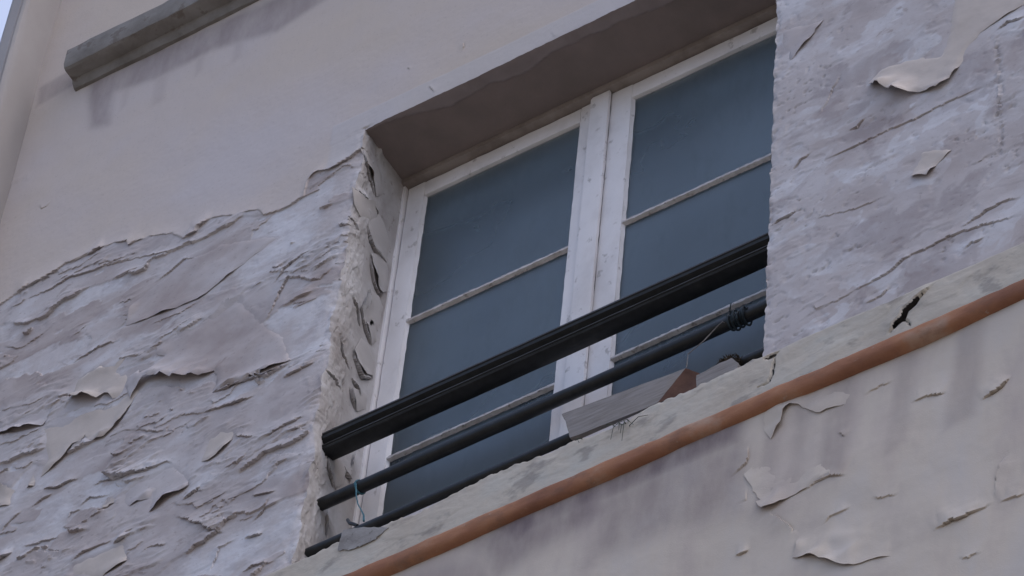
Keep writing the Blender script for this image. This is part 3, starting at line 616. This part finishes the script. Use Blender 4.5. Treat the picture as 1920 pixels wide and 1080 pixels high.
E_J = [(ZF, [(305, 150), (318, 200), (340, 260), (375, 350), (387, 405)], .009, .03), (ZF, [(365, 432), (405, 492)], .009, .02), (ZF, [(343, 540), (360, 620), (380, 665), (440, 735)], .010, .03),
       (ZF, [(360, 690), (372, 780), (380, 830), (405, 900), (440, 880)], .007, .03), (ZF, [(358, 872), (352, 940), (318, 990), (338, 1080)], .011, .03), (ZF, [(265, 905), (300, 980), (312, 1065)], .006, .03),
       (ZF, [(280, 340), (330, 400), (360, 440)], .005, .03), (ZF, [(250, 480), (290, 540), (300, 580)], .006, .03),
       (ZI, [(270, 0), (285, 50), (303, 105)], .008, .03), (ZI, [(230, 120), (245, 190), (265, 238), (312, 245)], .010, .03), (ZI, [(222, 245), (240, 270), (258, 300), (255, 330)], .009, .02),
       (ZI, [(222, 285), (232, 340), (242, 380)], .010, .02), (ZI, [(178, 60), (190, 150), (215, 220)], .005, .03), (ZI, [(118, 560), (128, 640), (152, 715)], .011, .03), (ZI, [(118, 800), (124, 860), (120, 920)], .010, .03),
       (ZI, [(180, 600), (200, 650), (215, 600)], .008, .02), (ZI, [(240, 560), (230, 620), (205, 660)], .007, .02), (ZI, [(100, 200), (150, 250), (185, 300)], .004, .03)]
reveal('window_reveal', iL, XL, 1, JY, E_J, 301)
reveal('window_reveal', iR, XR, -1, np.linspace(0, DEPTH + .07, 40), [], 331)
M_JFLAKE = mat_flake('reveal_paint_flake', (0.47, 0.44, 0.425), None)
def jamb_flake(zo, out, lp, lf, wd, seed):
    tj = lambda q_: [PJ(zo[0][0] + a * zo[1], zo[0][1] + b * zo[1], XL) for a, b in q_]
    poly = refine(tj(out), .006, .0012); lp = tj(lp); st = .006
    ys = [p[0] for p in poly]; zs = [p[1] for p in poly]
    a, b = np.meshgrid(np.arange(min(ys), max(ys), st), np.arange(min(zs), max(zs), st * 2)); ok = poly_sd(a, b, poly) > st * .5
    pts = [Vector(p) for p in poly] + [Vector((u, v)) for u, v in zip(a[ok], b[ok])]
    vs, _, fs, _, _, _ = delaunay_2d_cdt(pts, [], [list(range(len(poly)))], 1, 1e-5)
    v = np.array([(p.x, p.y) for p in vs]); y, z = v[:, 0], v[:, 1]
    d, _, run = seg_dist(y, z, lp); de = poly_sd(y, z, poly)
    tp = .2 + .8 * np.clip(np.minimum(run, 1 - run) / .3, 0, 1)
    h = lf * np.clip(1 - d / wd, 0, 1) ** 1.6 * tp * (.8 + .5 * pnoise(y * 30, z * 30, seed)) + .001 + .003 * sstep(0, .01, de)
    bm = bmesh.new(); A = [bm.verts.new((XL + h[i], y[i], z[i])) for i in range(len(y))]; B = [bm.verts.new((XL + h[i] - .0012, y[i] + .0002, z[i])) for i in range(len(y))]; ec = {}
    for f in fs:
        for e in zip(f, list(f[1:]) + [f[0]]): ec[tuple(sorted(e))] = ec.get(tuple(sorted(e)), 0) + 1
        bm.faces.new([A[i] for i in f]).smooth = True; g_ = bm.faces.new([B[i] for i in reversed(f)]); g_.smooth = True; g_.material_index = 1
    for (i, j), c in ec.items():
        if c == 1: bm.faces.new((A[i], A[j], B[j], B[i]))
    o = bm_obj('paint_flake', bm, [M_JFLAKE, M_UNDER], wall); o.data.set_sharp_from_angle(angle=math.radians(60))
for k, (zo, out, lp, lf) in enumerate([
    (ZF, [(310, 165), (325, 230), (345, 280), (375, 350), (387, 405), (425, 390), (420, 300), (385, 200), (345, 130)], [(310, 165), (345, 280), (387, 405)], .022),
    (ZF, [(343, 540), (352, 600), (365, 640), (382, 668), (440, 735), (462, 640), (432, 540), (405, 490), (370, 500)], [(343, 540), (365, 640), (440, 735)], .022),
    (ZF, [(360, 690), (372, 780), (382, 840), (405, 900), (440, 880), (455, 780), (445, 740), (400, 690)], [(360, 690), (382, 840), (405, 900), (440, 880)], .018),
    (ZF, [(358, 872), (352, 940), (318, 990), (325, 1040), (338, 1085), (400, 1080), (425, 960), (405, 905)], [(358, 872), (352, 940), (318, 990), (338, 1085)], .022),
    (ZI, [(230, 125), (240, 190), (265, 238), (312, 245), (322, 180), (292, 110), (262, 75)], [(230, 125), (240, 190), (265, 238), (312, 245)], .020),
    (ZI, [(222, 285), (230, 340), (242, 385), (282, 375), (288, 320), (258, 296)], [(222, 285), (230, 340), (242, 385)], .020),
    (ZI, [(268, -5), (285, 50), (303, 108), (328, 90), (325, 20), (300, -30)], [(268, -5), (285, 50), (303, 108)], .018),
    (ZF, [(270, 350), (300, 380), (335, 420), (372, 440), (392, 480), (400, 520), (360, 530), (310, 500), (280, 440)], [(392, 480), (372, 440), (300, 380)], .014),
    (ZI, [(118, 560), (128, 640), (152, 715), (185, 690), (200, 640), (180, 590), (150, 560)], [(118, 560), (128, 640), (152, 715)], .018)]):
    jamb_flake(zo, out, lp, lf * (1, .6, .85, .5, .95, .45, .7, 1, .6)[k], (.03, .022, .034, .02, .03, .018, .026, .03, .02)[k], 900 + k * 5)
# underside
SY = np.linspace(0, DEPTH + .07, 70); sx_ = GX[iL:iR + 1]
Xs, Ys = np.meshgrid(sx_, SY); bs = CO[jT, iL:iR + 1]
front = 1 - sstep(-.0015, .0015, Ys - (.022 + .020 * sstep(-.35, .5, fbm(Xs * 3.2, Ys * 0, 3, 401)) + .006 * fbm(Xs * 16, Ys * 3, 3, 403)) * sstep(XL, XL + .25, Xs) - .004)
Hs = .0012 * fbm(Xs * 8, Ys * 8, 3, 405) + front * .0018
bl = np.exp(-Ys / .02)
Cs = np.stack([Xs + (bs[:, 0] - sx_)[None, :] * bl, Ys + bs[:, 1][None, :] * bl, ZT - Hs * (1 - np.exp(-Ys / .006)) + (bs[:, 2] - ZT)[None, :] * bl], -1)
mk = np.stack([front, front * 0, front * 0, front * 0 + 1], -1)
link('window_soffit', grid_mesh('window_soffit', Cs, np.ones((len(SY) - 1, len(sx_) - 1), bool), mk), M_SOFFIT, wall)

# unseen blocks behind the render, added to stop light leaking in
box('masonry_light_block', -5.53, XL - .03, .045, .30, 0, 14.4, M_STONE, wall, bev=0); box('masonry_light_block', XR + .03, 1.55, .045, .30, 0, 14.4, M_STONE, wall, bev=0)
box('masonry_light_block', XL - .03, XR + .03, .045, .30, ZT + .025, 14.4, M_STONE, wall, bev=0); box('masonry_light_block', XL - .03, XR + .03, .045, .30, 0, 9.06, M_STONE, wall, bev=0)

# ------------------------------------------------------------------ room behind the panes
def room():
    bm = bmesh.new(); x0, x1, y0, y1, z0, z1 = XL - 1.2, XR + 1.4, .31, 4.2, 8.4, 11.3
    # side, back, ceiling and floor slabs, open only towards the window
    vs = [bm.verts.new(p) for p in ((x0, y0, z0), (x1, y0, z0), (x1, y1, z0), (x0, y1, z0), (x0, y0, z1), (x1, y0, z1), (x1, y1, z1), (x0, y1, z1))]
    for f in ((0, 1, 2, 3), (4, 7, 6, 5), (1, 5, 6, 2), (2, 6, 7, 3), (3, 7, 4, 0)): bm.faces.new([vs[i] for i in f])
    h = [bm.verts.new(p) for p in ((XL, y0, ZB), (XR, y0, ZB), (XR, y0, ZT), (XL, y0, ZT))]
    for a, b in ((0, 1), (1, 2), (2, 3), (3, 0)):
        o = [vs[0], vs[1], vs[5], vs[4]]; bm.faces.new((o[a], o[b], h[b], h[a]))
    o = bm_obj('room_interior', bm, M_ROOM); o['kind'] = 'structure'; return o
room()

# ------------------------------------------------------------------ sill course: band, sill top, red moulding
course = bpy.data.objects.new('sill_course', None); COL.objects.link(course); course.location = (0, 0, 0)
tag(course, 'pale rendered sill course with red brown moulding running under the window', 'sill')
bxl = lines([(-5.55, -4.62, .02), (-4.62, -2.36, .0032), (-2.36, 1.6, .12)]); bw = np.linspace(0, 1, 58)
Bx, Bw = np.meshgrid(bxl, bw)
zt0 = 9.203 + .004 * fbm(bxl * 4, bxl * 0, 3, 501)
opn = sstep(XL + .03, XL + .08, bxl) * (1 - sstep(XR - .03, XR, bxl))
crumb = opn * (.015 * fbm(bxl * 9, bxl * 0 + 3, 4, 503) - .004 + .010 * np.abs(fbm(bxl * 34, bxl * 0, 3, 505)))
crumb -= (.016 * np.exp(-((bxl + 3.93) / .10) ** 2) + .012 * np.exp(-((bxl + 3.42) / .12) ** 2)) * opn
ztop = zt0 + crumb; zbot = 9.058
yb = np.where(opn > .5, .19, .03)
# profile: from the back of the top, round the front arris, down the face, back under
prof_y = np.zeros_like(Bx); prof_z = np.zeros_like(Bx)
tA = np.clip(Bw / .12, 0, 1); tB = np.clip((Bw - .12) / .12, 0, 1); tC = np.clip((Bw - .24) / .76, 0, 1)
fy = -.012
prof_y = yb[None, :] * (1 - tA) + .012 * tA; prof_z = ztop[None, :] + 0 * Bw
ang = tB * math.pi / 2
prof_y = np.where(Bw > .12, .012 * (1 - np.sin(ang)) + fy * np.sin(ang), prof_y); prof_z = np.where(Bw > .12, ztop[None, :] - .012 * (1 - np.cos(ang)), prof_z)
prof_z = np.where(Bw > .24, (ztop[None, :] - .012) * (1 - tC) + zbot * tC, prof_z)
rel = .0022 * fbm(Bx * 5, prof_z * 6, 3, 511) + .0010 * sstep(.12, .2, fbm(Bx * 5, prof_z * 8, 3, 513)) + .0008 * fbm(Bx * 50, prof_z * 50, 3, 515)
rel += .005 * opn[None, :] * sstep(.3, -.2, tC) * fbm(Bx * 18, prof_z * 25, 4, 517)
# undulating hanging skin of paint over the right part
rtm = sstep(XR, XR + .1, Bx); rel += rtm * .004 * fbm(Bx * 6 - prof_z * 5, prof_z * 9, 2, 519)
hole = np.zeros(Bx.shape, bool)
def bgroove(pts, depth, wd, lift=0.0, lw=.03):
    global rel, hole
    p2 = refine([P(a, b, -.012) for a, b in pts], .008, .0018); d, s, r = seg_dist(Bx, prof_z, p2)
    tp = np.clip(np.minimum(r, 1 - r) / .2, 0.35, 1)
    if depth > .03: hole |= (d < wd * tp * .95); depth = .006
    rel = rel - depth * np.exp(-(d / (wd * tp)) ** 4) + np.where(s > 0, lift * np.clip(1 - d / lw, 0, 1) ** 2 * np.clip(r / .2, 0, 1), 0)
bgroove([(1453, 668), (1449, 690), (1447, 705), (1440, 716), (1420, 726)], .045, .0036)
bgroove([(1434, 672), (1446, 668), (1458, 660)], .05, .008)
bgroove([(1668, 622), (1680, 606), (1692, 596), (1700, 582), (1718, 566), (1732, 551)], .055, .0075, .010, .05)
bgroove([(1706, 612), (1702, 602), (1692, 598)], .04, .003)
bgroove([(1300, 724), (1350, 700), (1420, 672)], .004, .003)
face_k = sstep(.10, .24, Bw)
BC = np.stack([Bx, prof_y - rel * face_k, prof_z + rel * (1 - face_k)], -1)
hk = hole[::-1]; kp = ~(hk[:-1, :-1] & hk[1:, :-1] & hk[:-1, 1:] & hk[1:, 1:])
bandm = grid_mesh('band', BC[::-1], kp)
link('band', bandm, M_BAND, course)
box('sill_slab', XL - .05, XR + .05, .02, DEPTH + .07, 9.07, 9.188, M_STONE, course, bev=.004)
pr = [(.02, 9.012), (-.006, 9.013), (-.014, 9.016), (-.0185, 9.022), (-.020, 9.030), (-.0205, 9.040), (-.020, 9.050), (-.018, 9.057), (-.014, 9.061), (.02, 9.062)]
sweep_x('moulding', pr, -5.54, 1.4, .008, M_RED, course, wob=.0026, seed=521, sharp=60)

# ------------------------------------------------------------------ casement window
win = bpy.data.objects.new('casement_window', None); COL.objects.link(win); win.location = ((XL + XR) / 2, DEPTH, ZB)
tag(win, 'white painted wooden casement window with two sashes of three panes', 'window')
def rel_parent(o, p):
    o.parent = p; o.matrix_parent_inverse = p.matrix_world.inverted() if p.type != 'EMPTY' else Matrix.Translation(-p.location); return o
def wb(name, x0, x1, y0, y1, z0, z1, mat, par, **k):
    o = box(name, x0, x1, y0, y1, z0, z1, mat, None, **k); rel_parent(o, par) if par.type == 'EMPTY' else setattr(o, 'parent', par)
    return o
wb('frame_head', XL - .02, XR + .02, .176, .262, 10.903, 10.935, M_HEAD, win)
wb('frame_post', XL - .022, XL + .006, .186, .262, 9.2, 10.903, M_WHITE, win); wb('frame_post', XR - .006, XR + .022, .186, .262, 9.2, 10.903, M_WHITE, win)
wb('frame_foot', XL - .02, XR + .02, .186, .262, 9.185, 9.225, M_WHITE, win)
def sash(x0, x1, g0, g1, hinge_gap):
    # the sash itself is the pair of stiles and rails round the glass
    zt, zb = 10.899, 9.228; gt, gb = 10.839, 9.30; g0 -= .008
    y0, y1 = .197, .236
    st = wb('sash', x0, g0, y0, y1, zb, zt, M_WHITE, win, wob=.0007)
    def sub(name, *a, **k):
        o = box(name, *a, **k); o.parent = st; o.matrix_parent_inverse = (Matrix.Translation(-win.location)).inverted() @ Matrix.Translation(-win.location) ; return o
    sub('stile', g1, x1, y0, y1, zb, zt, M_WHITE, wob=.0007)
    sub('top_rail', g0, g1, y0 + .001, y1 - .001, gt, zt - .001, M_WHITE, wob=.0006)
    sub('bottom_rail', g0, g1, y0 + .001, y1 - .001, zb + .001, gb, M_WHITE, wob=.0006)
    bars = (10.306, 9.768); edges = [gt] + [b for b in bars] + [gb]
    for zc in bars:
        bm = bmesh.new(); n = 60; rings = []
        for i in range(n + 1):
            x = g0 - .006 + (g1 - g0 + .012) * i / n; j = lambda: random.uniform(-.0009, .0009)
            rings.append([bm.verts.new((x, y + j(), z + j())) for y, z in ((.1985, zc + .004), (.1985, zc - .003), (.2085, zc - .007), (.2085, zc + .007), (.202, zc + .006))])
        for a, b in zip(rings[:-1], rings[1:]):
            for k in range(5): bm.faces.new((a[k], a[(k + 1) % 5], b[(k + 1) % 5], b[k]))
        bm.faces.new(rings[0]); bm.faces.new(rings[-1][::-1])
        o = bm_obj('glazing_bar', bm, M_BAR, None, smooth=30); o.parent = st
    tops = [gt, bars[0] - .011, bars[1] - .011]; bots = [bars[0] + .011, bars[1] + .011, gb]
    for a, b in zip(tops, bots):
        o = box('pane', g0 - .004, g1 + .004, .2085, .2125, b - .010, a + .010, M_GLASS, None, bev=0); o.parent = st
        # slightly uneven old glass
        o.rotation_euler = (0, 0, 0)
    for xa, s in ((g0, 1), (g1, -1)):
        bm = bmesh.new(); rings = []
        for i in range(71):
            z = gb + (gt - gb) * i / 70; wv = .005 + random.uniform(-.0012, .0012)
            rings.append([bm.verts.new(p) for p in ((xa - s * .001, .1985, z), (xa + s * wv, .2083, z), (xa - s * .001, .2083, z))])
        for a, b in zip(rings[:-1], rings[1:]):
            for k in range(3): bm.faces.new((a[k], a[(k + 1) % 3], b[(k + 1) % 3], b[k]))
        bm.faces.new(rings[0]); bm.faces.new(rings[-1][::-1])
        o = bm_obj('putty_bead', bm, M_WHITE, None, smooth=30); o.parent = st
    return st
sash(XL + .010, -3.672, -4.172, -3.716, 0); sash(-3.627, XR - .010, -3.557, -3.100, 0)
wb('cover_strip', -3.681, -3.624, .184, .1965, 9.24, 10.901, M_WHITE, win, bev=.006, wob=.0006)

# ------------------------------------------------------------------ iron bars across the opening
hp = []
for y, z in ((.028, 9.712), (.0245, 9.706), (.0235, 9.700), (.0275, 9.697), (.0275, 9.695), (.0235, 9.692), (.026, 9.686), (.037, 9.681), (.042, 9.674), (.036, 9.668), (.028, 9.664), (.027, 9.660), (.0305, 9.658), (.0300, 9.655), (.032, 9.652), (.046, 9.648), (.062, 9.650), (.074, 9.655), (.078, 9.668), (.074, 9.682), (.079, 9.696), (.074, 9.710), (.060, 9.720), (.042, 9.721)):
    hp.append((y, z))
o = sweep_x('top_handrail', hp, XL - .008, XR + .02, .02, M_IRON, None, wob=.0006, seed=601, sharp=25)
tag(o, 'thick black moulded handrail bar, uppermost across the window opening', 'handrail')
def rod(name, y, z, r, label, seed, x0=XL - .006):
    pr = [(y + r * math.cos(2 * math.pi * k / 16), z + r * math.sin(2 * math.pi * k / 16)) for k in range(16)]
    o = sweep_x(name, pr, x0, XR + .02, .03, M_IRON, None, wob=.0007, seed=seed, sharp=60); return tag(o, label, 'rail bar')
rod('guard_bar', .058, 9.478, .0155, 'round black guard bar with twine and wire tied on, below the handrail', 603)
rod('guard_bar', .046, 9.292, .0135, 'black bottom guard bar lying just above the sill', 605)

# coiled wire on the guard bar
cx, cz = P(1384, 598, .05); pts = []
for i in range(150):
    t = i / 149; a = t * 2 * math.pi * 6.5; rr = .0185 + .003 * math.sin(t * 23) + .002 * math.sin(a * 1.7)
    pts.append((cx - .024 + .046 * t + .004 * math.sin(t * 40), .058 + rr * math.cos(a), 9.478 + rr * math.sin(a)))
wr = bpy.data.objects.new('wire_tie', None); COL.objects.link(wr)
tag(wr, 'dark wire coiled round the guard bar with one loose end', 'wire')
tube_mesh('coil', pts, .0026, M_WIRE, wr, 6)
e1 = P3(1345, 612, .036); e2 = P3(1290, 664, .030)
tube_mesh('loose_end', [pts[0], (pts[0][0] - .01, .04, 9.468), e1, (e1 + e2) / 2 + Vector((.003, 0, -.004)), e2, e2 + Vector((-.004, .004, -.04))], .0013, M_STEEL, wr, 5)
for k in range(2):
    t = k / 2; x = cx - .02 + .04 * t; s = random.choice((-1, 1))
    tube_mesh('wire_end', [(x, .045, 9.478 + s * .017), (x + random.uniform(-.01, .01), .036, 9.478 + s * .026), (x + random.uniform(-.014, .014), .033, 9.478 + s * .034)], .0016, M_WIRE, wr, 5)
# teal twine on the other end
tx, tz = P(668, 915, .045); tw = bpy.data.objects.new('twine_tie', None); COL.objects.link(tw)
tag(tw, 'short teal twine looped on the guard bar, frayed end hanging', 'twine')
tube_mesh('loop', [(tx + .004 * math.sin(i * .4), .058 + .0172 * math.cos(i * .36), 9.478 + .0172 * math.sin(i * .36)) for i in range(36)], .0016, M_TWINE, tw, 6)
tube_mesh('hanging_end', [(tx, .0415, 9.474), P3(668, 930, .040), P3(671, 945, .038), P3(677, 956, .036), P3(682, 966, .036), P3(682, 977, .036)], .0016, M_TWINE, tw, 6, lambda t: 1 + .9 * max(0, t - .7) / .3)
kn = [P3(652, 975, .04), P3(656, 981, .036), P3(663, 983, .034), P3(670, 986, .036)]
o = tube_mesh('wire_stub', kn, .0045, M_IRON, None, 7); tag(o, 'short bent black wire stub beside the mortar lump on the sill', 'wire stub')

# ------------------------------------------------------------------ things lying on the sill
def hexa(name, front, back, mats, mi_end, sub=0, wob=0.0):
    bm = bmesh.new(); f = [bm.verts.new(p) for p in front]; b = [bm.verts.new(p) for p in back]; n = len(f)
    bm.faces.new(f); bm.faces.new(b[::-1])
    for i in range(n):
        q_ = bm.faces.new((f[i], f[(i + 1) % n], b[(i + 1) % n], b[i])); q_.material_index = mi_end.get(i, 0)
    if sub:
        bmesh.ops.subdivide_edges(bm, edges=bm.edges[:], cuts=sub, use_grid_fill=True)
        for v in bm.verts: v.co += Vector([random.uniform(-wob, wob) for _ in range(3)])
    return bm_obj(name, bm, mats, None, smooth=40)
yf = .012
fr = [P3(1053, 776, yf), P3(1060, 790, yf), P3(1069, 818, yf), P3(1232, 753, yf), P3(1286, 690, yf)]
for p in fr[2:4]: p.z -= 0.006
bk = [p + Vector((0, .03, 0.004)) for p in fr]; bk[3] = P3(1320, 730, yf + .03); bk[4] = P3(1319, 703, yf + .03)
o = hexa('wooden_board', fr, bk, [M_WOOD, M_CUT, M_CHAR], {3: 1, 0: 2, 1: 2}, 5, .0008)
tag(o, 'grey weathered board with red brown mitred end lying on the sill', 'board')
yf = .006
fr = [P3(1306, 722, yf), P3(1306, 704, yf), P3(1345, 683, yf), P3(1372, 672, yf), P3(1384, 680, yf), P3(1380, 700, yf)]
for k in (0, 5): fr[k].z -= .03
bk = [p + Vector((0, .035, 0)) for p in fr]
o = hexa('wood_offcut', fr, bk, [M_WOOD], {}, 4, .001); tag(o, 'short grey wood offcut behind the board with moss on its end', 'offcut')
# moss tuft: many thin dry strands
bm = bmesh.new(); c0 = P3(1366, 682, .028); r = random.Random(5)
for k in range(900):
    a = Vector((r.gauss(0, 1), r.gauss(0, 1), r.gauss(0, 1))).normalized(); rad = Vector((.030, .016, .016))
    p = c0 + Vector((a.x * rad.x, a.y * rad.y, a.z * rad.z)) * r.uniform(.3, 1.0) ** .6; d = (a + Vector((r.gauss(0, .8), r.gauss(0, .8), r.gauss(0, .8)))).normalized() * r.uniform(.003, .009)
    s = d.cross(Vector((r.gauss(0, 1), r.gauss(0, 1), r.gauss(0, 1)))).normalized() * r.uniform(.0007, .0018)
    v = [bm.verts.new(q_) for q_ in (p - s, p + s, p + d + s * .3, p + d - s * .3)]; bm.faces.new(v)
o = bm_obj('moss_tuft', bm, M_MOSS); tag(o, 'dark dry tuft of moss on the sill at the end of the offcut', 'moss')
# mortar lump over the bottom bar
yf = -.015
fr = [P3(643, 993, yf), P3(634, 1026, yf), P3(655, 1024, yf), P3(680, 1016, yf), P3(704, 1004, yf), P3(728, 989, yf), P3(690, 988, yf)]
for k in (1, 2, 3, 4): fr[k].z -= .012
bk = [p + Vector((.004, .062, .03)) for p in fr]
o = hexa('mortar_lump', fr, bk, [M_STONE], {}, 5, .0016); tag(o, 'wedge shaped grey mortar lump on the sill over the bottom bar', 'mortar lump')
# weeds rooted in the sill joint
wd_ = bpy.data.objects.new('sill_weed', None); COL.objects.link(wd_); wd_.location = P3(1165, 800, -.014)
tag(wd_, 'thin dark green weed sprouting from the sill edge under the board', 'weed')
for k, (a, b) in enumerate([((1160, 792), (1145, 824)), ((1170, 790), (1166, 826)), ((1178, 788), (1188, 796)), ((1180, 798), (1215, 778)), ((1165, 795), (1150, 803)), ((1172, 793), (1163, 812)), ((1150, 797), (1135, 803)), ((1090, 822), (1086, 830)), ((1176, 786), (1160, 806))]):
    A, B = P3(*a, -.016), P3(*b, -.024); Mx = (A + B) / 2 + Vector((random.uniform(-.006, .006), -.006, .004))
    o = tube_mesh('stalk', [A + Vector((0, .012, .004)), A, Mx, B], .0013, M_WEED, None, 5, lambda t: 1 - .6 * t); rel_parent(o, wd_)

# ------------------------------------------------------------------ stone ledge above, corner pier
lx = P(119, 127, -.07)[0]
lp = [(.02, 11.99), (-.066, 11.986), (-.072, 11.978), (-.072, 11.908), (-.068, 11.896), (-.060, 11.892), (-.026, 11.890), (-.022, 11.876), (-.012, 11.862), (.02, 11.86)]
o = sweep_x('stone_ledge', lp, lx, -2.2, .02, M_LEDGE, None, wob=.003, seed=701, sharp=30); tag(o, 'grey stone window ledge on the smooth upper wall', 'ledge')
def pier():
    xr = -5.468; d = .125
    pf = [(xr, .03), (xr, -.10), (xr - .002, -.112), (xr - .008, -.121), (xr - .016, -d), (xr - .019, -d + .005), (xr - .024, -d + .005), (xr - .027, -d), (xr - .060, -.123), (xr - .080, -.11), (xr - .086, -.09), (xr - .086, .03)]
    bm = bmesh.new(); zs = np.linspace(-.01, 14.5, 240); rings = []
    for z in zs:
        rings.append([bm.verts.new((x + .006 * float(fbm(np.array([z * 1.3]), np.array([1.0]), 3, 711)[0]), y + .004 * float(fbm(np.array([z * 2]), np.array([k * .3]), 3, 713)[0]), z)) for k, (x, y) in enumerate(pf)])
    m = len(pf)
    for a, b in zip(rings[:-1], rings[1:]):
        for k in range(m): bm.faces.new((a[k], a[(k + 1) % m], b[(k + 1) % m], b[k]))
    bm.faces.new(rings[0]); bm.faces.new(rings[-1][::-1])
    o = bm_obj('corner_pier', bm, M_PIER, None, smooth=25); tag(o, 'tall rounded pier in grey cream paint at the building corner', 'pier')
pier()
